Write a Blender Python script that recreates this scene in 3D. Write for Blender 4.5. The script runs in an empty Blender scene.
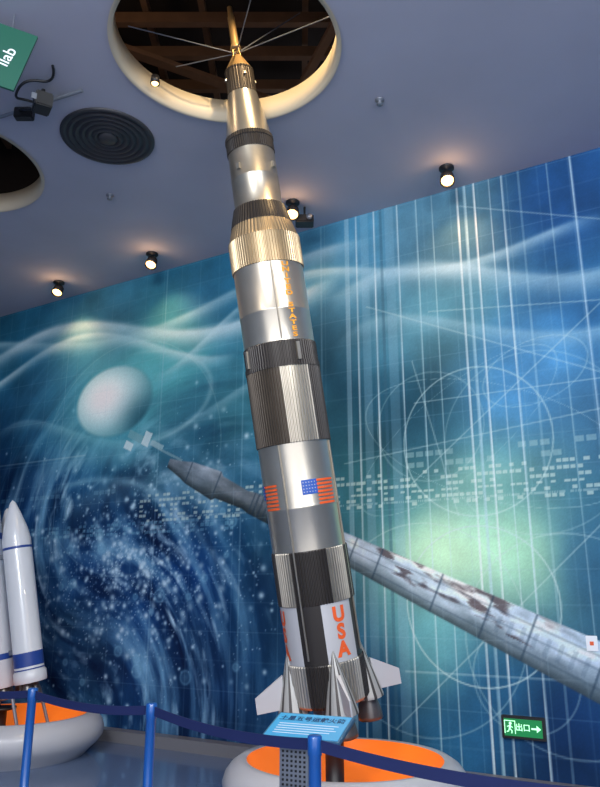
import bpy, bmesh, math, random
import numpy as np
from mathutils import Vector, Matrix, Euler
random.seed(5)
scene=bpy.context.scene
scene.view_settings.view_transform='Standard'
COL=bpy.context.collection

# ------------------------------------------------------------ helpers
def lin(c):
    return tuple(((x/255)/12.92 if x/255<=0.04045 else ((x/255+0.055)/1.055)**2.4) for x in c)
def mat(name,rgb,rough=0.5,metal=0.0,emis=0.0,ergb=None,noise=0.0,nscale=8.0,bump=0.0,coat=0.0):
    m=bpy.data.materials.new(name); m.use_nodes=True
    nt=m.node_tree; b=nt.nodes["Principled BSDF"]
    c=lin(rgb)
    b.inputs["Base Color"].default_value=(*c,1)
    b.inputs["Roughness"].default_value=rough
    b.inputs["Metallic"].default_value=metal
    b.inputs["Coat Weight"].default_value=coat
    if emis>0:
        b.inputs["Emission Color"].default_value=(*lin(ergb or rgb),1)
        b.inputs["Emission Strength"].default_value=emis
    if noise>0 or bump>0:
        tc=nt.nodes.new("ShaderNodeTexCoord")
        n=nt.nodes.new("ShaderNodeTexNoise"); n.inputs["Scale"].default_value=nscale; n.inputs["Detail"].default_value=4
        nt.links.new(tc.outputs["Object"],n.inputs["Vector"])
        if noise>0:
            mx=nt.nodes.new("ShaderNodeMix"); mx.data_type='RGBA'
            mx.inputs[6].default_value=(*[x*(1-noise) for x in c],1)
            mx.inputs[7].default_value=(*[min(1,x*(1+noise)) for x in c],1)
            nt.links.new(n.outputs["Fac"],mx.inputs[0]); nt.links.new(mx.outputs[2],b.inputs["Base Color"])
        if bump>0:
            bp=nt.nodes.new("ShaderNodeBump"); bp.inputs["Strength"].default_value=bump; bp.inputs["Distance"].default_value=0.01
            nt.links.new(n.outputs["Fac"],bp.inputs["Height"]); nt.links.new(bp.outputs["Normal"],b.inputs["Normal"])
    return m
def empty(name,loc=(0,0,0),rot=(0,0,0)):
    e=bpy.data.objects.new(name,None); COL.objects.link(e); e.location=loc; e.rotation_euler=rot
    e.empty_display_size=0.1
    return e
def link(name,me,mats,parent=None,smooth=False):
    o=bpy.data.objects.new(name,me); COL.objects.link(o)
    for m in (mats if isinstance(mats,(list,tuple)) else [mats]): me.materials.append(m)
    if smooth: me.shade_smooth()
    if parent: o.parent=parent
    return o
def bm_obj(name,bm,mats,parent=None,smooth=False):
    bmesh.ops.recalc_face_normals(bm,faces=bm.faces)
    me=bpy.data.meshes.new(name); bm.to_mesh(me); bm.free()
    return link(name,me,mats,parent,smooth)
def add_box(bm,c,s,rot=None,mi=0):
    r=bmesh.ops.create_cube(bm,size=1)
    M=Matrix.Translation(c)@(rot.to_matrix().to_4x4() if rot else Matrix())@Matrix.Diagonal((*s,1))
    bmesh.ops.transform(bm,matrix=M,verts=r['verts'])
    for v in r['verts']:
        for f in v.link_faces: f.material_index=mi
def box(name,c,s,m,parent=None,rot=None,bevel=0.0):
    bm=bmesh.new(); add_box(bm,c,s,rot)
    if bevel: bmesh.ops.bevel(bm,geom=bm.edges[:],offset=bevel,segments=2,affect='EDGES')
    return bm_obj(name,bm,m,parent)
def lathe_bm(bm,prof,segs=48,ox=0,oy=0,mi=0,rib=0.0,azmat=None,M=None,cap=False):
    """prof = [(z,r)...]; rib = radial alternation; azmat(phi_deg)->material index. phi=0 toward -Y, + toward +X"""
    rings=[]
    for (z,r) in prof:
        ring=[]
        for i in range(segs):
            ph=2*math.pi*i/segs
            rr=r+(rib if (i%4) in (0,1) else 0.0)
            co=Vector((ox+rr*math.sin(ph),oy-rr*math.cos(ph),z))
            if M: co=M@co
            ring.append(bm.verts.new(co))
        rings.append(ring)
    for k in range(len(rings)-1):
        for i in range(segs):
            j=(i+1)%segs
            f=bm.faces.new((rings[k][i],rings[k][j],rings[k+1][j],rings[k+1][i]))
            if azmat: f.material_index=azmat(((i+.5)*360/segs+180)%360-180)
            else: f.material_index=mi
            f.smooth = (rib==0.0)
    if cap:
        for ring in (rings[0],rings[-1]):
            f=bm.faces.new(ring); f.material_index=mi
def lathe(name,prof,m,parent=None,segs=48,rib=0.0,azmat=None,ox=0,oy=0,cap=False,M=None):
    bm=bmesh.new(); lathe_bm(bm,prof,segs,ox,oy,0,rib,azmat,M,cap)
    o=bm_obj(name,bm,m,parent)
    return o
def rod(name,pts,r,m,parent=None,res=4,cyclic=False,smooth=True):
    cu=bpy.data.curves.new(name,'CURVE'); cu.dimensions='3D'; cu.bevel_depth=r; cu.bevel_resolution=res; cu.use_fill_caps=True
    sp=cu.splines.new('NURBS' if (smooth and len(pts)>2) else 'POLY'); sp.points.add(len(pts)-1)
    for q,pt in zip(sp.points,pts): q.co=(*pt,1)
    if sp.type=='NURBS': sp.order_u=3; sp.use_endpoint_u=True; sp.resolution_u=8
    sp.use_cyclic_u=cyclic
    o=bpy.data.objects.new(name,cu); COL.objects.link(o); cu.materials.append(m)
    if parent: o.parent=parent
    return o
def text_mesh(body,size,bold=0.0,spacing=1.0,extrude=0.0,align='CENTER'):
    cu=bpy.data.curves.new("txt",'FONT'); cu.body=body; cu.size=size; cu.offset=bold; cu.space_line=spacing
    cu.align_x=align; cu.align_y='CENTER'; cu.extrude=extrude; cu.resolution_u=4
    o=bpy.data.objects.new("txt",cu); COL.objects.link(o)
    bpy.context.view_layer.update()
    me=bpy.data.meshes.new_from_object(o.evaluated_get(bpy.context.evaluated_depsgraph_get()))
    bpy.data.objects.remove(o)
    return me

# ------------------------------------------------------------ geometry of the hall
H=5.72
WD=Vector((.863,-.505,0)); WN=Vector((-.505,-.863,0)); W0=Vector((.285,7.54,0)); WANG=-math.atan2(.505,.863)
def W(u,z,off=0.0): 
    p=W0+WD*u+WN*off; return Vector((p.x,p.y,z))
UL,UR=-7.0,4.6

# ------------------------------------------------------------ mural (printed wall graphic), authored in wall metres
res=0.0105
nu=int((UR-UL)/res)+1; nz=int(H/res)+1
us=np.linspace(UL,UR,nu); zs=np.linspace(0,H,nz)
U,Z=np.meshgrid(us,zs)
def vn(x,y,seed):
    t=np.random.RandomState(seed).rand(128,128)
    xi=np.floor(x).astype(int); yi=np.floor(y).astype(int); fx=x-xi; fy=y-yi
    fx=fx*fx*(3-2*fx); fy=fy*fy*(3-2*fy)
    a=t[yi%128,xi%128]; b=t[yi%128,(xi+1)%128]; c=t[(yi+1)%128,xi%128]; d_=t[(yi+1)%128,(xi+1)%128]
    return (a*(1-fx)+b*fx)*(1-fy)+(c*(1-fx)+d_*fx)*fy
def fbm(x,y,seed,o=4):
    s=0;a=.5;k=1
    for i in range(o): s=s+a*vn(x*k,y*k,seed+i); a*=.5;k*=2.03
    return s/(1-.5**o)
anch=[(-5.5,5.3,44,108,136),(-3.5,5.4,80,146,170),(-1.6,5.3,58,132,168),(0.1,5.4,88,152,184),(1.4,5.3,100,146,168),(2.6,5.3,44,94,148),
(2.75,4.3,54,112,158),(1.3,4.3,102,154,168),(2.2,3.7,88,148,190),(.8,3.3,48,96,116),(.55,2.6,60,118,128),(1.25,1.95,168,204,178),
(1.9,1.95,140,186,162),(2.5,1.9,50,102,136),(1.5,.7,50,112,154),(1.0,1.2,90,148,158),(2.2,.4,24,62,108),(-1.2,3.8,66,130,148),
(-1.6,3.4,50,106,136),(-4.6,3.9,50,112,152),(-4.7,3.0,30,74,122),(-3.1,1.9,32,78,134),(-1.9,1.5,24,68,122),(-3.7,.9,40,80,120),
(-1.6,.6,20,50,88),(-.9,1.5,20,60,98),(-2.2,4.6,84,166,178),(-.6,2.2,32,84,120),(3.6,3,56,110,160),(4.4,1.5,40,85,130),(-6.5,3,36,86,126),(.4,.6,40,94,134)]
num=np.zeros(U.shape+(3,)); den=np.zeros(U.shape)
wx=U+.35*(fbm(U*1.1,Z*1.1,3)-.5); wz=Z+.35*(fbm(U*1.1,Z*1.1,9)-.5)
for (a,b,r,g,bl) in anch:
    w=1/((wx-a)**2+(wz-b)**2+.12)**2
    num+=w[...,None]*np.array([r,g,bl]); den+=w
img=num/den[...,None]/255
def blend(al,c):
    global img
    al=np.clip(al,0,1)[...,None]; img=img*(1-al)+al*np.array(c)/255
def G(x,s): return np.exp(-(x/s)**2)
# contrast clouds
n1=fbm(U*1.6,Z*1.6,21,5); img*= (0.70+.54*n1)[...,None]
left=1/(1+np.exp((U+.5)*3))
# spiral nebula on the left
cx,cz=-3.3,1.3
R=np.hypot(U-cx,Z-cz); T=np.arctan2(Z-cz,U-cx)
# streaky swirl: noise sampled in a rotated frame bent round the nebula
sx=(U-cx)*np.cos(R*.55)-(Z-cz)*np.sin(R*.55); sy=(U-cx)*np.sin(R*.55)+(Z-cz)*np.cos(R*.55)
sw=fbm(sx*1.1+20,sy*4.2+33,33,6)
blend(left*np.clip(sw-.52,0,1)*3.0*G(R-1.2,1.7),(140,192,226))
blend(left*np.clip(.49-sw,0,1)*3.8*G(R-1.0,1.8),(6,28,66))
sw2=fbm(sx*3+5,sy*7+3,43,5)
blend(left*np.clip(sw2-.60,0,1)*3.6*G(R-1.4,1.2),(190,220,240))
for rr,wd_,am in ((1.85,.05,.55),(2.15,.12,.32),(2.6,.07,.25)):
    arc=G(R-rr-.15*np.sin(T*2+rr),wd_)*np.clip(np.sin(T*1.0+.3),0,1)
    blend(left*arc*am*(.2+1.1*fbm(U*3,Z*3,41)),(165,205,225))
# bubbles
rs=np.random.RandomState(7)
def stamp(cu,cz_,r,fn):
    i0=max(0,int((cu-r-UL)/res)); i1=min(nu,int((cu+r-UL)/res)+2); j0=max(0,int((cz_-r)/res)); j1=min(nz,int((cz_+r)/res)+2)
    if i1<=i0 or j1<=j0: return
    d_=np.hypot(U[j0:j1,i0:i1]-cu,Z[j0:j1,i0:i1]-cz_)
    al,c=fn(d_); al=np.clip(al,0,1)[...,None]
    img[j0:j1,i0:i1]=img[j0:j1,i0:i1]*(1-al)+al*np.array(c)/255
for k in range(2600):
    a=rs.rand()*6.28; r=abs(rs.randn())*1.0+.1
    u_=-2.7+1.7*r*math.cos(a)*.9; z_=1.9+1.2*r*math.sin(a)*.8
    if u_>-.3: continue
    rad=.006+.022*rs.rand()**6*1.8; br=.2+.7*rs.rand()
    stamp(u_,z_,rad*2.2,lambda d_:(G(d_,rad)*br,(205,230,245)))
for k in range(24):
    u_=-4.6+4.0*rs.rand(); z_=.5+2.0*rs.rand(); rad=.025+.045*rs.rand()
    stamp(u_,z_,rad*1.5,lambda d_:(G(d_-rad,.014)*.3+G(d_,rad)*.35,(150,200,225)))
# wisps
def wisp(pts,w,al,c=(205,230,238),grow=1.0):
    xs=[p[0] for p in pts]; ys=[p[1] for p in pts]
    co=np.polyfit(xs,ys,min(len(pts)-1,5)); zc=np.polyval(co,np.clip(us,min(xs),max(xs)))[None,:]
    m=((U>min(xs))&(U<max(xs)))
    fade=np.clip((U-min(xs))/.5,0,1)*np.clip((max(xs)-U)/.5,0,1)
    d_=Z-zc; up=np.where(d_>0,G(d_,w*.35),G(d_,w*grow))
    blend(m*fade*up*al*(.6+.6*fbm(U*1.5,Z*3,55)),c)
wisp([(-6.5,5.0),(-5.2,5.15),(-3.9,5.25),(-2.9,5.0),(-1.9,4.75),(-.8,4.8),(.2,5.0)],.16,.85,(220,238,244))
wisp([(-6.5,4.6),(-5.2,4.75),(-4.2,5.05),(-3.2,4.95),(-2.2,4.55),(-1.2,4.35)],.10,.7,(220,238,244))
wisp([(-6.5,5.35),(-4.8,5.1),(-3.4,4.9),(-2.0,5.0),(-.7,5.3),(.6,5.35)],.12,.55)
wisp([(-2.6,4.3),(-1.9,4.5),(-1.2,4.9),(-.4,5.2),(.6,5.0),(1.7,4.85),(3.0,5.0)],.09,.6)
wisp([(0,4.75),(.8,4.95),(1.6,4.8),(2.4,4.5),(3.2,4.5),(4.2,4.8)],.16,.6)
wisp([(-5.6,3.7),(-4.8,3.95),(-3.9,3.7),(-2.8,3.45),(-1.5,3.75),(-.3,4.1)],.09,.35)
wisp([(.1,4.2),(.9,4.4),(1.8,4.1),(2.7,3.9),(3.8,4.2)],.12,.35)
wisp([(-4,2.6),(-3,2.9),(-2,2.9),(-1,2.7),(.2,2.7)],.25,.22)
wisp([(.1,2.45),(1,2.55),(2,2.5),(3.2,2.55)],.35,.35,(60,120,140))
# glowing planet
px_,pz_=-3.17,4.03; rx_,rz_=.70,.50
dn=np.hypot((U-px_)/rx_,(Z-pz_)/rz_)
dh=np.hypot((U-px_+.16)/rx_,(Z-pz_-.06)/rz_)
blend(G(dn,1.75)*.75,(120,205,212))
edge=np.clip((1-dn)/.10,0,1)
blend(edge,(66,140,156))
blend(edge*np.clip(1.40-dh*1.02,0,1),(196,250,250)); blend(edge*G(dh,.78),(255,255,255))
blend(edge*G(np.hypot((U-px_-.52)/.36,(Z-pz_+.28)/.3),1)*.6,(24,74,96))
er=np.abs(np.hypot((U-px_-.35)/1.25,(Z-pz_+.02)/.62)-1)
blend(G(er,.035)*.30*np.clip(U-px_,0,1),(200,230,235))
# soft glow right
def add(al,c):
    global img
    img=img+np.clip(al,0,None)[...,None]*np.array(c)/255
add(G(np.hypot((U-1.25)*.9,Z-1.95),.75)*.18,(210,225,170))
add(G(np.hypot((U-1.9)*.9,(Z-2.1)),.6)*.12,(220,220,170))
img=np.clip(img,0,1)**1.15
# pixel dash bands
def band(z0,h,u0,u1,step,p,al,c,seed):
    r_=np.random.RandomState(seed)
    k=np.floor((U-u0)/step).astype(int); on=r_.rand(4000)<p
    fr=((U-u0)/step)%1
    m=(np.abs(Z-z0)<h/2)&(U>u0)&(U<u1)&on[np.clip(k,0,3999)]&(fr<.78)
    blend(m*al,c)
for i,zz in enumerate((2.30,2.36,2.42)): band(zz,.035,-6,-1.2,.07,.55,.42,(120,175,200),70+i)
for i,zz in enumerate((2.44,2.50,2.56,2.62,2.68,2.74)): band(zz,.03,-2.6,4.4,.06,.5,.6,(210,228,218),80+i)
for i,zz in enumerate((2.82,2.92)): band(zz,.05,.9,4.4,.10,.35,.35,(195,220,215),90+i)
band(2.84,.05,-6,-3.0,.10,.5,.25,(150,200,220),97)
band(2.47,.02,-2,4.4,.02,.9,.35,(215,230,225),98)
# vertical stripes
for (u_,w_,al,cc) in [(.28,.05,.45,(170,205,220)),(.40,.012,.7,(210,230,235)),(.50,.09,.30,(150,190,210)),(.62,.012,.8,(215,235,240)),(.70,.03,.5,(60,100,120)),(.80,.10,.28,(150,190,210)),
  (.90,.012,.7,(210,230,235)),(1.12,.010,.6,(200,230,235)),(1.30,.008,.5,(200,230,235)),(1.58,.012,.75,(235,245,245)),(1.66,.022,.6,(190,220,230)),(1.76,.012,.75,(235,245,245)),(1.92,.008,.5,(215,235,240)),
  (2.05,.012,.7,(215,235,240)),(2.22,.008,.4,(200,230,235)),(2.72,.014,.7,(200,225,240)),(2.5,.006,.35,(200,230,235)),(3.3,.01,.5,(200,230,235)),(-.05,.01,.35,(160,200,220)),(-2.35,.008,.4,(160,200,220)),(-1.1,.008,.35,(160,200,220)),(-4.1,.006,.3,(160,200,220))]:
    w2=max(w_,.009)
    blend(np.clip((w2/2+.006-np.abs(U-u_))/.008,0,1)*al*(.75+.4*vn(Z*3+u_*9,U*0,61)),cc)
# circles / construction lines
def circ(a,b,r,al=.55,asp=1.0,rot=0.0,c=(205,228,225),w=.0075):
    x=(U-a)*math.cos(rot)+(Z-b)*math.sin(rot); y=-(U-a)*math.sin(rot)+(Z-b)*math.cos(rot)
    d_=np.abs(np.hypot(x,y/asp)-r)
    blend(np.clip(1.4-d_/w,0,1)*al,c)
circ(1.6,3.01,.72,.5); circ(1.15,3.2,.55,.25); circ(2.15,2.95,.85,.22); circ(1.55,1.5,.70,.6); circ(1.0,1.3,.95,.3); circ(2.3,1.2,.9,.3)
circ(1.7,3.0,1.3,.3,.42,-.35); circ(1.4,3.1,1.2,.25,.35,.6); circ(2.2,3.6,.5,.3,.6,.3); circ(-2.9,3.3,1.5,.16); circ(1.9,.9,.45,.3)
def seg(a,b,c_,d__,al=.36,w=.007):
    v=np.array([c_-a,d__-b]); L=np.hypot(*v); v=v/L
    s=(U-a)*v[0]+(Z-b)*v[1]; t=np.abs(-(U-a)*v[1]+(Z-b)*v[0])
    blend((s>0)*(s<L)*np.clip(1.4-t/w,0,1)*al,(210,230,228))
for q in [(.5,4.6,3.2,3.3),(.9,2.6,3.4,4.6),(1.2,4.4,4.2,4.0),(.2,2.9,4.4,3.35),(.7,.4,2.9,2.4),(1.0,3.9,1.4,2.3),(1.0,3.45,4.4,3.45),(-6,3.35,-3.6,3.35),(.8,.9,4.4,.9),(1.6,5.5,4.4,4.4)]: seg(*q)
# painted spacecraft tube running diagonally
A=np.array([-1.95,3.02]); B=np.array([4.6,.02]); v=(B-A)/np.hypot(*(B-A)); 
s=(U-A[0])*v[0]+(Z-A[1])*v[1]; t=-(U-A[0])*v[1]+(Z-A[1])*v[0]
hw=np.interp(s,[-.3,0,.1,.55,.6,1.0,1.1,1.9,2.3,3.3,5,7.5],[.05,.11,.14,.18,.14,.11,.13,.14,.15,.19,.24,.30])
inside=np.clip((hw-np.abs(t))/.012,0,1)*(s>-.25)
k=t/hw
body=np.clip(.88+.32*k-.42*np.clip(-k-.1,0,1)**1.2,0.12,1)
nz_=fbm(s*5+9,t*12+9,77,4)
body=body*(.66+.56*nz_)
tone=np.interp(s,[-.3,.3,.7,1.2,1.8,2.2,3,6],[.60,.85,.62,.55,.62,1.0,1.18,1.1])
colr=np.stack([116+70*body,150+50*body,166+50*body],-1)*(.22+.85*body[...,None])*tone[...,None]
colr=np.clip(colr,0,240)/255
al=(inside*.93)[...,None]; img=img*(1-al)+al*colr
rust=np.clip(fbm(s*5+30,t*16,87,4)-.55,0,1)*7*(G(s-2.95,.35)+.8*G(s-3.9,.5))
blend(inside*np.clip(rust,0,.8)*(k>-.3),(76,66,72))
for ss in (.1,.55,1.1,1.45,1.9,2.2,2.45,2.75,3.4,3.9,4.3,4.9): blend(inside*np.clip(1.3-np.abs(s-ss)/.012,0,1)*.55,(40,62,82))
for tt in (-.55,.05,.5): blend(inside*(s>2.2)*np.clip(1.3-np.abs(k-tt)/.05,0,1)*.28,(40,60,80))
blend(inside*(np.abs(k+.05)<.35)*(((s*9)%1)<.35)*((s>3.9))*.18,(60,85,110))
blend(inside*(s>1.1)*(s<2.2)*(((s*14)%1)<.4)*.4,(26,46,66))
# small craft near planet
for (a,b,w_,h_,c_) in [(-2.72,3.50,.30,.10,(120,170,180)),(-2.55,3.46,.12,.18,(225,240,242)),(-2.38,3.36,.22,.07,(170,200,206)),(-2.85,3.40,.14,.10,(225,240,242)),(-2.15,3.22,.4,.03,(130,165,175))]:
    x=(U-a)*.9-(Z-b)*.43; y=(U-a)*.43+(Z-b)*.9
    blend((np.abs(x)<w_/2)*(np.abs(y)<h_/2)*.75,c_)
# panel seams (tiles 0.3 m)
for per,al in ((.30,.13),):
    su=np.abs(((U/per)+.5)%1-.5)*per; sz=np.abs(((Z/per)+.5)%1-.5)*per
    blend(np.clip(1.3-su/.006,0,1)*al,(170,205,220)); blend(np.clip(1.3-sz/.006,0,1)*al,(170,205,220))
img*= (1+.06*(np.random.RandomState(1).rand(*U.shape)-.5))[...,None]
img=np.clip(img,0,1)
limg=np.where(img<=.04045,img/12.92,((img+.055)/1.055)**2.4)
P=np.array(W0)[None,None,:]+U[...,None]*np.array(WD)[None,None,:]; P=np.array(P); P[...,2]=Z
me=bpy.data.meshes.new("wall_back")
nv=nu*nz; idx=np.arange(nv).reshape(nz,nu)
q=np.stack([idx[:-1,:-1],idx[:-1,1:],idx[1:,1:],idx[1:,:-1]],-1).reshape(-1,4)
me.vertices.add(nv); me.vertices.foreach_set("co",P.reshape(-1).astype(np.float32))
nf=len(q); me.loops.add(nf*4); me.loops.foreach_set("vertex_index",q.reshape(-1).astype(np.int32))
me.polygons.add(nf); me.polygons.foreach_set("loop_start",(np.arange(nf)*4).astype(np.int32))
me.update(calc_edges=True)
ca=me.color_attributes.new("print",'FLOAT_COLOR','POINT')
ca.data.foreach_set("color",np.concatenate([limg,np.ones(U.shape+(1,))],-1).reshape(-1).astype(np.float32))
mm=bpy.data.materials.new("mural_print"); mm.use_nodes=True
nt=mm.node_tree; b=nt.nodes["Principled BSDF"]; at=nt.nodes.new("ShaderNodeAttribute"); at.attribute_name="print"
nt.links.new(at.outputs["Color"],b.inputs["Base Color"]); b.inputs["Roughness"].default_value=.6; b.inputs["Specular IOR Level"].default_value=.12
link("wall_back",me,mm)

# ------------------------------------------------------------ materials
M_ceil=mat("ceiling_paint",(178,177,190),.8,noise=.10,nscale=1.2)
M_rim=mat("cream_reveal",(205,190,164),.5)
M_dark=mat("plenum_dark",(38,30,28),.9)
M_beam=mat("plenum_beam",(104,76,56),.7,noise=.3)
M_blk=mat("black_metal",(22,22,26),.45)
M_wside=mat("side_wall_paint",(60,95,130),.7)
M_silver=mat("silver_skin",(190,182,168),.30,.84,noise=.14,nscale=5)
M_silver2=mat("silver_brushed",(174,166,152),.35,.84,noise=.2,nscale=9)
M_black=mat("black_skin",(52,48,46),.36,.4)
M_white=mat("white_skin",(190,190,193),.38,.15)
M_bronze=mat("bronze_ribbed_skin",(74,66,58),.40,.55,noise=.2,nscale=9)
M_warmrib=mat("warm_lit_ribbed_skin",(168,148,118),.38,.75,noise=.15,nscale=9)  # warm glow of the spot painted into the ribbed metal colour
M_warm=mat("warm_lit_skin",(206,168,112),.38,.5)  # yellow lamplight on tower and capsule put into the base colour
M_orange=mat("orange_lettering",(226,92,38),.5)
M_yellow=mat("yellow_lettering",(214,146,36),.5)
M_blue=mat("flag_blue",(40,84,170),.5)
M_bell=mat("engine_bell_metal",(110,106,104),.35,.7)
M_fair=mat("fairing_light",(180,179,175),.38,.35)
M_fair2=mat("fairing_stripe",(84,80,78),.38,.5)
M_blue_post=mat("blue_powder_coat",(24,84,160),.35,coat=.3)
M_belt=mat("belt_navy",(22,34,84),.7)
M_plinth=mat("plinth_white",(180,180,186),.35,coat=.3)
M_or=mat("plinth_orange_glow",(236,112,26),.45,emis=.4,ergb=(255,126,36))  # orange paint; emission added to imitate warm light in the dish
M_gray=mat("gray_steel",(130,135,145),.4,.5)
M_bulb=mat("lamp_glow",(255,220,160),.5,emis=7,ergb=(255,196,118))

# ------------------------------------------------------------ ceiling, floor, side walls
HOLES=[(-.58,4.73,.87),(-3.50,6.34,.86)]
pa=W(UL,0);pb=W(UR,0)
poly=[(pa.x,pa.y),(pb.x,pb.y),(pb.x,-3.0),(pa.x,-3.0)]
def flat(name,poly,holes,z,ext,m):
    cu=bpy.data.curves.new(name,'CURVE'); cu.dimensions='2D'; cu.fill_mode='BOTH'; cu.extrude=ext
    sp=cu.splines.new('POLY'); sp.points.add(len(poly)-1)
    for q_,p_ in zip(sp.points,poly): q_.co=(p_[0],p_[1],0,1)
    sp.use_cyclic_u=True
    for (x,y,r) in holes:
        sp=cu.splines.new('POLY'); sp.points.add(95); sp.use_cyclic_u=True
        for i in range(96): sp.points[i].co=(x+r*math.cos(i*math.pi/48),y+r*math.sin(i*math.pi/48),0,1)
    o=bpy.data.objects.new("tmp",cu); COL.objects.link(o); bpy.context.view_layer.update()
    me=bpy.data.meshes.new_from_object(o.evaluated_get(bpy.context.evaluated_depsgraph_get())); bpy.data.objects.remove(o)
    me.name=name; me.materials.clear()
    o=link(name,me,m); o.location.z=z; return o
flat("ceiling",poly,HOLES,H+.03,.03,M_ceil)
fl=mat("floor_vinyl",(92,112,146),.22,noise=.12,nscale=2.0,coat=.4)
flat("floor",poly,[],-.03,.03,fl)
bm=bmesh.new(); add_box(bm,(pa.x-.05,(pa.y-3)/2,H/2),(.1,pa.y+3,H)); bm_obj("wall_left",bm,M_wside)
bm=bmesh.new(); add_box(bm,(pb.x+.05,(pb.y-3)/2,H/2),(.1,pb.y+3,H)); bm_obj("wall_right",bm,M_wside)
# curb at the wall foot
bm=bmesh.new(); add_box(bm,(0,0,0),(UR-UL,.14,.12)); o=bm_obj("baseboard_back",bm,mat("curb_stone",(120,118,122),.4))
o.location=W((UL+UR)/2,.06,.075); o.rotation_euler=(0,0,WANG)
# ceiling reveals
for i,(x,y,r) in enumerate(HOLES):
    lathe("trim_%d"%(i+1),[(H-.012,r+.035),(H-.012,r-.001),(H+.20,r-.001),(H+.20,r+.03),(H-.0,r+.035)],M_rim,segs=96,ox=x,oy=y)
# plenum above ceiling
bm=bmesh.new()
x0,x1,y0,y1=-5.2,1.6,3.0,8.2; zt=7.5
add_box(bm,((x0+x1)/2,(y0+y1)/2,zt),(x1-x0,y1-y0,.05))
add_box(bm,(x0,(y0+y1)/2,6.65),(.05,y1-y0,1.7)); add_box(bm,(x1,(y0+y1)/2,6.65),(.05,y1-y0,1.7))
add_box(bm,((x0+x1)/2,y0,6.65),(x1-x0,.05,1.7)); add_box(bm,((x0+x1)/2,y1,6.65),(x1-x0,.05,1.7))
bm_obj("ceiling_plenum",bm,M_dark)
bm=bmesh.new()
for y in (4.0,4.5,5.75,6.2,6.7,7.3): add_box(bm,(-1.8,y,6.95),(6.4,.07,.12))
for x in (-4.4,-3.7,-3.0,-2.2,-1.5,-.95,.05,.6): add_box(bm,(x,5.6,7.1),(.06,4.8,.10))
add_box(bm,(-.9,6.1,6.55),(2.6,.10,.05),Euler((0,0,.5))); add_box(bm,(.1,5.9,6.5),(.08,2.0,.05),Euler((0,0,.35)))
bm_obj("roof_joists",bm,M_beam)

# ------------------------------------------------------------ main rocket
rk=empty("rocket_model",(.25,5.9,.73))
ax=Vector((-.86,-.75,5.76)).normalized(); rk.rotation_mode='QUATERNION'; rk.rotation_quaternion=Vector((0,0,1)).rotation_difference(ax)
RB=.287
def az(center,half,a,b_):
    def f_(ph):
        for k_ in range(4):
            d_=(ph-(center+90*k_)+180)%360-180
            if abs(d_)<half: return a
        return b_
    return f_
mats=[M_silver,M_silver2,M_black,M_white,M_bronze,M_warmrib]
sec=lambda n,pr,**k: lathe(n,pr,mats,rk,**k)
sec("thrust_skirt",[(.10,RB-.01),(.12,RB+.004),(.40,RB+.004),(.41,RB)],segs=288,rib=.008,azmat=az(30,27,0,2))
sec("fuel_tank_lower",[(.41,RB),(.835,RB)],segs=96,azmat=az(30,27,3,2))
sec("intertank_lower",[(.835,RB),(.84,RB+.003),(1.225,RB+.003),(1.233,RB)],segs=320,rib=.008,azmat=az(42,17,1,2))
sec("oxidizer_tank",[(1.233,RB),(1.55,RB),(1.555,RB+.002),(1.56,RB),(2.046,RB)],segs=96,azmat=lambda p:0)
sec("forward_skirt_lower",[(2.046,RB),(2.05,RB+.003),(2.64,RB+.003)],segs=320,rib=.009,azmat=lambda p: 0 if abs((p-18+90)%180-90)<24 else (2 if 42<=((p)%180)<80 else 4))
sec("interstage_band",[(2.64,RB+.002),(2.64,RB+.010),(2.68,RB+.010),(2.68,RB+.004),(2.84,RB+.004),(2.845,RB)],segs=320,rib=.006,azmat=lambda p:2)
sec("second_stage_tank",[(2.845,RB),(3.1,RB),(3.104,RB+.002),(3.108,RB),(3.488,RB)],segs=96,azmat=lambda p:0)
sec("second_stage_forward_skirt",[(3.488,RB),(3.49,RB+.003),(3.74,RB+.003)],segs=320,rib=.008,azmat=lambda p:5)
sec("aft_interstage_cone",[(3.74,RB+.004),(3.76,.284),(3.87,.252)],segs=240,rib=.004,azmat=lambda p:5)
sec("aft_interstage_black",[(3.87,.253),(4.03,.212)],segs=240,rib=.006,azmat=lambda p:2)
sec("third_stage",[(4.03,.207),(4.06,.2),(4.28,.198),(4.285,.2),(4.29,.198),(4.52,.195)],segs=96,azmat=lambda p:1)
sec("instrument_ring",[(4.52,.197),(4.62,.196),(4.625,.201),(4.66,.198)],segs=240,rib=.005,azmat=lambda p:2)
sec("adapter_cone",[(4.66,.193),(4.70,.188),(5.06,.128)],segs=96,azmat=lambda p:0)
sec("service_module",[(5.06,.128),(5.07,.122),(5.27,.120),(5.275,.124),(5.29,.120)],segs=128,rib=.003,azmat=lambda p:4)
lathe("command_module",[(5.29,.118),(5.305,.112),(5.40,.058),(5.43,.04),(5.43,0.001)],M_warm,rk)
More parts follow.
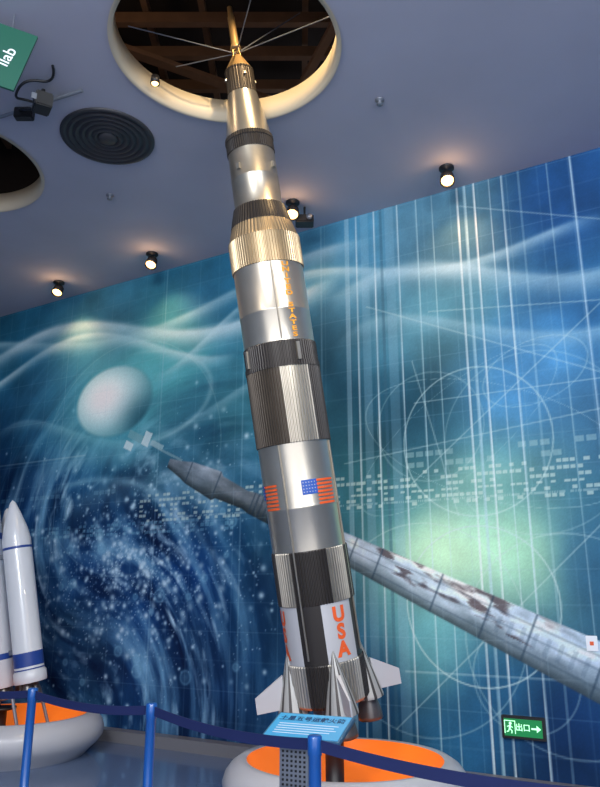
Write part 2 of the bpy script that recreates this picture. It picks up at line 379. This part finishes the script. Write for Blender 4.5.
# escape tower
tw=bmesh.new()
def strut(bm,a,b_,r,mi=0):
    a=Vector(a);b_=Vector(b_);d_=b_-a
    M_=Matrix.Translation((a+b_)/2)@d_.to_track_quat('Z','Y').to_matrix().to_4x4()
    rr=bmesh.ops.create_cone(bm,cap_ends=True,segments=8,radius1=r,radius2=r,depth=d_.length,matrix=M_)
    for v_ in rr['verts']:
        for f_ in v_.link_faces: f_.material_index=mi
for k_ in range(4):
    a=math.radians(45+90*k_); a2=a+math.pi/2
    f0=lambda an,r,z:(r*math.cos(an),r*math.sin(an),z)
    strut(tw,f0(a,.045,5.40),f0(a,.032,5.52),.006)
    strut(tw,f0(a,.045,5.41),f0(a2,.038,5.47),.004); strut(tw,f0(a,.038,5.47),f0(a2,.032,5.52),.004); strut(tw,f0(a,.040,5.46),f0(a2,.040,5.46),.004)
lathe_bm(tw,[(5.50,.001),(5.50,.050),(5.53,.040),(5.55,.034),(5.80,.031),(5.82,.025),(5.90,.022),(5.91,.004)],24)
bm_obj("escape_tower",tw,M_warm,rk)
# pods and small details on the skin
bm=bmesh.new()
for ph,L in ((55,4.36),(-35,4.36)):
    a=math.radians(ph); add_box(bm,(.205*math.sin(a),-.205*math.cos(a),L),(.03,.03,.05),Euler((0,0,a)))
for ph in (20,110,-70,-160):
    a=math.radians(ph); add_box(bm,(.128*math.sin(a),-.128*math.cos(a),5.2),(.02,.02,.02),Euler((0,0,a)))
for ph in (-62,28,118,208):
    a=math.radians(ph); add_box(bm,((RB+.008)*math.sin(a),-(RB+.008)*math.cos(a),2.75),(.03,.03,.14),Euler((0,0,a)))
bm_obj("thruster_pods",bm,M_silver,rk)
bm=bmesh.new()
for ph in (-25,70,160,-120):
    a=math.radians(ph); strut(bm,((RB+.006)*math.sin(a),-(RB+.006)*math.cos(a),.45),((RB+.006)*math.sin(a),-(RB+.006)*math.cos(a),2.04),.007)
for ph in (5,150): 
    a=math.radians(ph); strut(bm,((RB+.006)*math.sin(a),-(RB+.006)*math.cos(a),2.86),((RB+.006)*math.sin(a),-(RB+.006)*math.cos(a),3.48),.006)
bm_obj("cable_tunnels",bm,M_silver2,rk)
# fins, fairings, engines
fa=bmesh.new(); fi=bmesh.new(); en=bmesh.new()
def bell(bm,x,y,z1,z0,r1,r0):
    pr=[]
    for i in range(9):
        t_=i/8; pr.append((z1+(z0-z1)*t_, r1+(r0-r1)*(1-(1-t_)**1.8)))
    pr.append((z0,r0-.008)); 
    for i in range(7,-1,-2):
        t_=i/8; pr.append((z1+(z0-z1)*t_, max(.002,r1+(r0-r1)*(1-(1-t_)**1.8)-.010)))
    lathe_bm(bm,pr,32,x,y)
for k_ in range(4):
    a=math.radians(12+90*k_); dx,dy=math.sin(a),-math.cos(a)
    # conical engine fairing leaning on the skin
    segs=30; rings=[]
    for (z,rad,off) in ((.50,.006,RB-.004),(.36,.048,RB-.004),(.20,.092,RB+.0),(.075,.122,RB+.004),(.06,.122,RB+.004)):
        rings.append([fa.verts.new((dx*off+rad*math.cos(2*math.pi*i/segs),dy*off+rad*math.sin(2*math.pi*i/segs),z)) for i in range(segs)])
    for r0_,r1_ in zip(rings,rings[1:]):
        for i in range(segs):
            f_=fa.faces.new((r0_[i],r0_[(i+1)%segs],r1_[(i+1)%segs],r1_[i])); f_.material_index=0 if i%3 else 1; f_.smooth=False
    # fin
    pts=[(RB+.06,.34),(RB+.285,.215),(RB+.285,.10),(RB+.09,.10)]
    th=.012; n=Vector((-dy,dx,0))
    va=[];vb=[]
    for i,(r_,z) in enumerate(pts):
        t_=th*(1.2 if i in (0,3) else .5)
        va.append(fi.verts.new(Vector((dx*r_,dy*r_,z))+n*t_)); vb.append(fi.verts.new(Vector((dx*r_,dy*r_,z))-n*t_))
    fi.faces.new(va); fi.faces.new(vb[::-1])
    for i in range(4): fi.faces.new((va[i],va[(i+1)%4],vb[(i+1)%4],vb[i]))
    bell(en,dx*(RB+.0),dy*(RB+.0),.12,-.10,.035,.095)
bell(en,0,0,.12,-.10,.035,.095)
lathe_bm(en,[(.11,.28),(.10,.20),(.10,.001)],48)
bm_obj("engine_fairings",fa,[M_fair,M_fair2],rk)
bm_obj("fins",fi,M_white,rk)
bm_obj("engine_bells",en,M_bell,rk)
# lettering wrapped on the skin
def wrap(name,me,ph,L,r,m,sx_=1.0):
    for v_ in me.vertices:
        a=math.radians(ph)+v_.co.x*sx_/r; z=L+v_.co.y
        v_.co=(r*math.sin(a),-r*math.cos(a),z)
    me.materials.clear(); return link(name,me,m,rk)
for i,ph in enumerate((30,-72,120,-158)):
    wrap("usa_lettering_%d"%i,text_mesh("U\nS\nA",.145,.007,.86),ph,.62,RB+.004,M_orange)
for i,ph in enumerate((28,120,-150)):
    wrap("united_states_lettering_%d"%i,text_mesh("U\nN\nI\nT\nE\nD\n\nS\nT\nA\nT\nE\nS",.050,.0018,.96),ph,3.17,RB+.004,M_yellow,1.8)
def patch(bm,r,p0,p1,l0,l1,mi):
    n=6; prev=None
    for i in range(n+1):
        a=math.radians(p0+(p1-p0)*i/n)
        cur=(bm.verts.new((r*math.sin(a),-r*math.cos(a),l0)),bm.verts.new((r*math.sin(a),-r*math.cos(a),l1)))
        if prev: f_=bm.faces.new((prev[0],cur[0],cur[1],prev[1])); f_.material_index=mi
        prev=cur
bm=bmesh.new()
for c in (30,-66,120,-156):
    for i in range(7):
        l0=1.56+i*.029
        patch(bm,RB+.004,c-4,c+28,l0,l0+.017,0)
    patch(bm,RB+.004,c-28,c-4,1.645,1.755,1)
    for j in range(4):
        for i in range(5): patch(bm,RB+.005,c-26+i*4.4,c-24.6+i*4.4,1.660+j*.024,1.667+j*.024,2)
bm_obj("flags",bm,[M_orange,M_blue,M_white],rk)
# stay wires
MW=rk.rotation_quaternion.to_matrix().to_4x4(); MW.translation=rk.location
top=MW@Vector((0,0,5.46))
bm=bmesh.new()
for tgt in ((-1.40,4.85,6.05),(.24,4.75,6.05),(-1.1,5.38,6.1),(.0,5.4,6.7),(-.2,3.95,6.1)): strut(bm,top,tgt,.005)
bm_obj("stay_wires",bm,M_gray)

# ------------------------------------------------------------ plinths
def plinth(loc):
    e=empty("display_plinth",loc)
    lathe("shell",[(0,.74),(.02,.76),(.06,.80),(.12,.87),(.18,.915),(.25,.925),(.31,.905),(.36,.865),(.395,.81),(.40,.775),(.395,.745)],M_plinth,e,segs=96)
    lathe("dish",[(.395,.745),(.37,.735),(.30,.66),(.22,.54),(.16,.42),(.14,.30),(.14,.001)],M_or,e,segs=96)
    return e
p1=plinth((.34,6.02,0))
lathe("post",[(.12,.20),(.15,.20),(.16,.07),(.58,.07),(.60,.12),(.62,.12)],M_blk,p1,cap=True,ox=-.08,oy=-.10)
p2=plinth((-2.98,8.1,0))
lathe("post",[(.12,.16),(.15,.16),(.16,.05),(.42,.05),(.44,.14),(.46,.14)],M_blk,p2,cap=True,ox=-.12)
bm=bmesh.new()
for k_ in range(4):
    a=math.radians(33+90*k_); strut(bm,(.40*math.cos(a),.40*math.sin(a),.16),(.36*math.cos(a)-.12,.36*math.sin(a),.62),.018)
bm_obj("legs",bm,M_gray,p2)

# ------------------------------------------------------------ second rocket (left)
r2=empty("rocket_model.001",(-3.15,8.1,.62)); r2.rotation_euler=(math.radians(2),math.radians(-11),0)
M_w2=mat("white_gloss",(205,208,214),.3,coat=.3); M_navy=mat("navy_stripe",(36,66,140),.4)
lathe("core_stage",[(.02,.16),(.05,.17),(2.6,.17),(2.62,.175),(2.9,.175),(2.95,.20),(3.6,.20),(3.8,.15),(3.95,.07),(4.0,.001)],M_w2,r2)
bm=bmesh.new()
lathe_bm(bm,[(1.55,.172),(1.62,.172)],48); lathe_bm(bm,[(.30,.172),(.36,.172)],48)
bs=bmesh.new(); be=bmesh.new()
for k_ in range(4):
    a=math.radians(72+90*k_); x,y=.395*math.sin(a),-.395*math.cos(a)
    lathe_bm(bs,[(.03,.16),(.05,.165),(.13,.165),(.15,.148),(1.50,.148),(1.62,.125),(1.78,.075),(1.90,.03),(1.93,.001)],40,x,y)
    lathe_bm(bm,[(1.395,.150),(1.42,.150)],40,x,y); lathe_bm(bm,[(.19,.150),(.33,.150)],40,x,y); lathe_bm(bm,[(.155,.150),(.168,.150)],40,x,y)
    bell(be,x-.06*math.cos(a),y-.06*math.sin(a),.04,-.10,.03,.06); bell(be,x+.06*math.cos(a),y+.06*math.sin(a),.04,-.10,.03,.06)
for q_ in ((.07,.07),(-.07,.07),(.07,-.07),(-.07,-.07)): bell(be,*q_,.03,-.10,.03,.06)
bm_obj("boosters",bs,M_w2,r2); bm_obj("stripes",bm,M_navy,r2); bm_obj("engine_bells",be,M_bell,r2)
bm=bmesh.new()
for k_ in range(4):
    a=math.radians(72+90*k_); 
    for s_,t_ in ((.35,.02),(1.35,.02)): add_box(bm,(.21*math.sin(a),-.21*math.cos(a),s_),(.03,.10,.05),Euler((0,0,a)))
bm_obj("attach_fittings",bm,M_gray,r2)

# ------------------------------------------------------------ belt barriers
posts=[(-3.05,6.15),(-1.9,5.5),(-.91,4.77),(.07,3.73),(1.25,2.75)]
for i,(x,y) in enumerate(posts):
    e=empty("barrier_stanchion",(x,y,0))
    lathe("pole",[(0,.16),(.012,.16),(.03,.10),(.035,.030),(.86,.030),(.865,.034),(.945,.034),(.95,.028),(.95,.001)],M_blue_post,e,segs=32)
    if i<len(posts)-1:
        x2,y2=posts[i+1]; dx,dy=x2-x,y2-y; L=math.hypot(dx,dy); ux,uy=dx/L,dy/L
        bm=bmesh.new(); n=24; pv=None
        for k_ in range(n+1):
            t_=k_/n; s_=.04+(L-.08)*t_; sag=.035*4*t_*(1-t_)
            tw_=.004
            c=[bm.verts.new((ux*s_-uy*o_,uy*s_+ux*o_,zz-sag)) for (o_,zz) in ((tw_,.88),(tw_,.932),(-tw_,.932),(-tw_,.88))]
            if pv:
                for q_ in range(4): bm.faces.new((pv[q_],pv[(q_+1)%4],c[(q_+1)%4],c[q_]))
            pv=c
        bm_obj("belt",bm,M_belt,e)

# ------------------------------------------------------------ information stand
st=empty("information_stand",(.05,4.38,0),(0,0,math.radians(-24)))
box("foot",(0,0,.015),(.34,.26,.03),M_gray,st)
box("column",(-.07,0,.42),(.18,.10,.78),M_gray,st,bevel=.006)
bm=bmesh.new()
for i in range(6):
    for j in range(20):
        add_box(bm,(-.07-.065+i*.026,-.052,.30+j*.024),(.011,.006,.011))
bm_obj("perforations",bm,M_blk,st)
tilt=Euler((math.radians(20),0,0))
M_board=mat("board_blue",(70,160,205),.3,emis=.10,ergb=(110,190,225)); M_bf=mat("board_frame",(90,130,160),.3,.6)
bd=empty("board",(0,-.01,.872),tilt); bd.parent=st
box("frame",(0,0,0),(.47,.27,.022),M_bf,bd,bevel=.004)
box("panel",(0,0,.0125),(.44,.24,.004),M_board,bd)
M_ink=mat("ink_navy",(22,50,96),.5); M_wh=mat("ink_white",(235,240,245),.5)
me=text_mesh("土星五号运载火箭",.05,.0012); me.materials.clear(); o=link("title",me,M_ink,bd); o.location=(0,.066,.0155)
# unreadable small print: plain pale rules
bm=bmesh.new()
for j,wd_ in enumerate((.36,.34,.36,.33,.22)): add_box(bm,(-(.36-wd_)/2,.012-j*.024,.0155),(wd_,.005,.001))
bm_obj("small_print",bm,M_wh,bd)

# ------------------------------------------------------------ exit sign on the wall
ex=empty("exit_sign",W(1.86,.51,.0),(0,0,WANG))
M_g=mat("exit_green",(10,96,52),.4,emis=.5,ergb=(20,150,80)); M_gw=mat("exit_pictogram",(190,255,205),.4,emis=1.0,ergb=(180,255,200))
box("housing",(0,-.022,0),(.36,.035,.18),M_blk,ex,bevel=.004)
box("face",(0,-.041,0),(.315,.004,.135),M_g,ex)
bm=bmesh.new()
def poly2(bm,pts,y=-.0445):
    bm.faces.new([bm.verts.new((x,y,z)) for x,z in pts])
def bar2(bm,x0,z0,x1,z1,w):
    d_=Vector((x1-x0,z1-z0)); n=Vector((-d_.y,d_.x)).normalized()*w/2
    poly2(bm,[(x0+n.x,z0+n.y),(x1+n.x,z1+n.y),(x1-n.x,z1-n.y),(x0-n.x,z0-n.y)])
for cx_ in (-.11,):
    bar2(bm,cx_-.042,-.05,cx_-.042,.052,.007); bar2(bm,cx_-.045,.05,cx_+.048,.05,.007); bar2(bm,cx_+.045,-.05,cx_+.045,.052,.007)
poly2(bm,[(-.11+.012*math.cos(t_*.5236)+.006,.03+.012*math.sin(t_*.5236)) for t_ in range(12)])
bar2(bm,-.105,.018,-.112,-.014,.016); bar2(bm,-.11,.012,-.085,-.002,.007); bar2(bm,-.108,.014,-.132,.002,.007)
bar2(bm,-.11,-.012,-.092,-.028,.008); bar2(bm,-.092,-.026,-.096,-.048,.008); bar2(bm,-.113,-.012,-.122,-.032,.008); bar2(bm,-.12,-.032,-.138,-.036,.008)
bar2(bm,.07,0,.12,0,.014); poly2(bm,[(.148,0),(.113,.028),(.113,-.028)])
bm_obj("pictogram",bm,M_gw,ex)
me=text_mesh("出口",.062,.001); me.materials.clear(); o=link("characters",me,M_gw,ex); o.location=(0.0,-.0445,0); o.rotation_euler=(math.pi/2,0,0)
# wall switch
sw_=empty("wall_switch",W(2.47,1.2,0),(0,0,WANG)); box("plate",(0,-.006,0),(.09,.012,.12),M_wh,sw_,bevel=.002); box("rocker",(0,-.014,0),(.03,.006,.03),M_orange,sw_)

# ------------------------------------------------------------ ceiling fixtures
HC=H-.004
def spot(name,loc,target,energy,color,size=60,blend_=.6,rad=.03):
    l=bpy.data.lights.new(name,'SPOT'); l.energy=energy; l.color=color; l.spot_size=math.radians(size); l.spot_blend=blend_; l.shadow_soft_size=rad
    o=bpy.data.objects.new(name,l); COL.objects.link(o); o.location=loc
    o.rotation_euler=(Vector(target)-Vector(loc)).to_track_quat('-Z','Y').to_euler(); return o
for (x,y) in ((1.47,6.36),(-.08,7.02),(-1.86,8.26),(-3.31,9.12)):
    e=empty("ceiling_spotlight",(x,y,0))
    lathe("canopy",[(HC,.075),(HC-.02,.075),(HC-.025,.014),(HC-.06,.014)],M_blk,e,segs=24)
    Mx=Matrix.Translation((0,0,H-.12))@Euler((math.radians(-28),0,math.radians(-10))).to_matrix().to_4x4()
    lathe("can",[(.075,.001),(.075,.045),(.04,.065),(-.065,.075),(-.065,.066),(-.05,.06)],M_blk,e,segs=24,M=Mx)
    lathe("bulb",[(-.05,.06),(-.064,.045),(-.072,.001)],M_bulb,e,segs=24,M=Mx)
    base=Vector((x,y,0)); tgt=base-WN*.50; 
    s_=spot("lamp",(x,y,H-.24),(tgt.x,tgt.y,4.5),26,(1,.55,.26),110,1.0); s_.parent=e; s_.location=(0,0,H-.24)
    l=bpy.data.lights.new("spill",'POINT'); l.energy=2.2; l.color=(1,.6,.3); l.shadow_soft_size=.04
    o=bpy.data.objects.new("spill",l); COL.objects.link(o); o.parent=e; o.location=(0,-.12,H-.22)
# small downlight at the edge of the opening
e=empty("downlight",(-1.22,5.14,0)); lathe("body",[(5.80,.001),(5.80,.035),(5.73,.04),(5.73,.03)],M_blk,e,segs=20); lathe("bulb",[(5.735,.03),(5.722,.022),(5.718,.001)],M_bulb,e,segs=20)
# diffuser
dfu=empty("air_diffuser",(-1.80,5.86,HC))
M_df=mat("diffuser_dark",(60,60,64),.5,.3)
prof=[(0,.43),(-.012,.43),(-.018,.40),(-.012,.385)]
r_=.37
while r_>.1: prof+= [(-.004,r_),(-.022,r_-.012),(-.022,r_-.03),(-.004,r_-.045)]; r_-=.058
prof+=[(-.012,.09),(-.03,.08),(-.03,.001)]
lathe("louvres",prof,M_df,dfu,segs=72)
for (x,y) in ((.69,5.33),(-2.04,6.88)):
    e=empty("sprinkler_head",(x,y,HC)); lathe("body",[(0,.04),(-.008,.04),(-.012,.015),(-.04,.012),(-.042,.028),(-.048,.028),(-.048,.001)],M_gray,e,segs=20)
# small dark projector hung near the wall
pj=empty("projector",(.05,7.13,HC)); rod("stem",[(0,0,0),(0,0,-.12)],.012,M_blk,pj); box("body",(.0,0,-.17),(.2,.16,.09),M_blk,pj,bevel=.01)
lathe("lens",[(0,.001),(0,.03),(.03,.034)],M_gray,pj,segs=20,M=Matrix.Translation((.05,-.085,-.17))@Euler((math.pi/2,0,0)).to_matrix().to_4x4())
# hanging green banner
gb=empty("hanging_sign",(-2.45,4.3,0),(0,0,math.radians(12)))
M_gs=mat("sign_green",(30,86,70),.4,emis=.02,ergb=(40,130,100))
box("panel",(0,0,5.42),(.97,.02,.50),M_gs,gb,rot=Euler((0,math.radians(14),0)))
rod("wire_1",[(-.3,0,5.6),(-.3,0,HC)],.004,M_gray,gb); rod("wire_2",[(.35,0,5.52),(.35,0,HC)],.004,M_gray,gb)
me=text_mesh("llab",.12,.001); me.materials.clear(); o=link("lettering",me,M_wh,gb); o.location=(.34,-.013,5.33); o.rotation_euler=(math.pi/2,math.radians(-70),0)
# CCTV camera with cable
cc=empty("security_camera",(-2.18,5.2,0))
rod("stem",[(0,0,HC),(0,0,H-.10)],.018,M_blk,cc); box("body",(0.02,-.03,H-.16),(.14,.22,.12),M_blk,cc,rot=Euler((.2,0,.5)),bevel=.01)
box("label",(0.0,-.15,H-.18),(.05,.01,.05),M_gray,cc,rot=Euler((.2,0,.5)))
rod("cable",[(.02,.05,H-.12),(-.14,.0,H-.10),(-.2,-.1,H-.16),(-.08,-.2,H-.05),(.16,-.12,H-.04),(.18,-.3,H-.01)],.011,M_blk,cc)
rod("cable_2",[(.0,-.02,H-.12),(-.10,.1,H-.14),(-.26,.1,H-.10),(-.30,.3,H-.03)],.011,M_blk,cc)
rod("rail",[(-.6,.35,H-.05),(.35,-.05,H-.05)],.016,M_gray,cc,smooth=False)
box("rail_carriage",(-.22,.19,H-.10),(.16,.08,.10),M_blk,cc,bevel=.008)
# gear in second opening
M_dg=mat("fixture_gray",(96,98,108),.4,.4)
sg=empty("stage_light",(-3.02,6.0,0))
rod("bar",[(-.7,.2,6.22),(.25,-.1,6.18)],.02,M_dg,sg,smooth=False)
for dx_,dz_ in ((.10,.0),(-.14,-.0),(-.38,.0)):
    lathe("head",[(.10,.001),(.10,.05),(-.02,.06),(-.10,.075),(-.10,.06),(-.02,.04),(-.02,.001)],M_dg,sg,segs=24,M=Matrix.Translation((dx_,-dx_*.3,5.98+dz_))@Euler((.5,.4,0)).to_matrix().to_4x4())
rod("cable",[(.06,0,6.15),(.16,-.1,6.3),(.15,.1,5.97),(.05,.1,5.93),(-.1,0,6.1)],.01,M_dg,sg)

# ------------------------------------------------------------ lights
spot("display_lamp",(-.05,4.15,6.75),(-.45,5.35,5.0),190,(1,.74,.42),75,.5,.04)
spot("display_lamp.001",(1.2,3.0,5.5),(.1,5.8,2.2),260,(1,.84,.66),50,.7,.10)
spot("display_lamp.002",(-1.9,3.6,5.5),(.1,5.8,2.0),110,(1,.86,.70),50,.7,.10)
spot("display_lamp.003",(.35,4.6,5.6),(-.3,5.42,4.50),80,(1,.68,.32),18,.8,.05)
l=bpy.data.lights.new("plenum_fill",'POINT'); l.energy=12; l.color=(1,.72,.45); l.shadow_soft_size=.1  # warm point light added to brighten the void, no fixture modelled
o=bpy.data.objects.new("plenum_fill",l); COL.objects.link(o); o.location=(-1.9,4.6,6.4)
def area(name,loc,target,e_,size,color):
    l=bpy.data.lights.new(name,'AREA'); l.energy=e_; l.size=size; l.color=color
    o=bpy.data.objects.new(name,l); COL.objects.link(o); o.location=loc
    o.rotation_euler=(Vector(target)-Vector(loc)).to_track_quat('-Z','Y').to_euler()
area("added_fill_light",(-1.8,-1.0,5.5),(-2.2,8,2.6),420,1.6,(.92,.97,1))  # unseen area lights added behind the camera as fill
area("added_fill_light.001",(2.2,-.5,5.5),(1.0,7,2.6),240,1.6,(.92,.97,1))
w=bpy.data.worlds.new("World"); scene.world=w; w.use_nodes=True
bg=w.node_tree.nodes["Background"]; bg.inputs[0].default_value=(.87,.90,1,1); bg.inputs[1].default_value=2.1

# ------------------------------------------------------------ camera
cd=bpy.data.cameras.new("camera"); cam=bpy.data.objects.new("camera",cd); COL.objects.link(cam)
cam.location=(0,0,1.6); cam.rotation_euler=(math.radians(90+15.5),0,0)
cd.sensor_fit='VERTICAL'; cd.sensor_height=24; cd.lens=24*720/787
scene.camera=cam
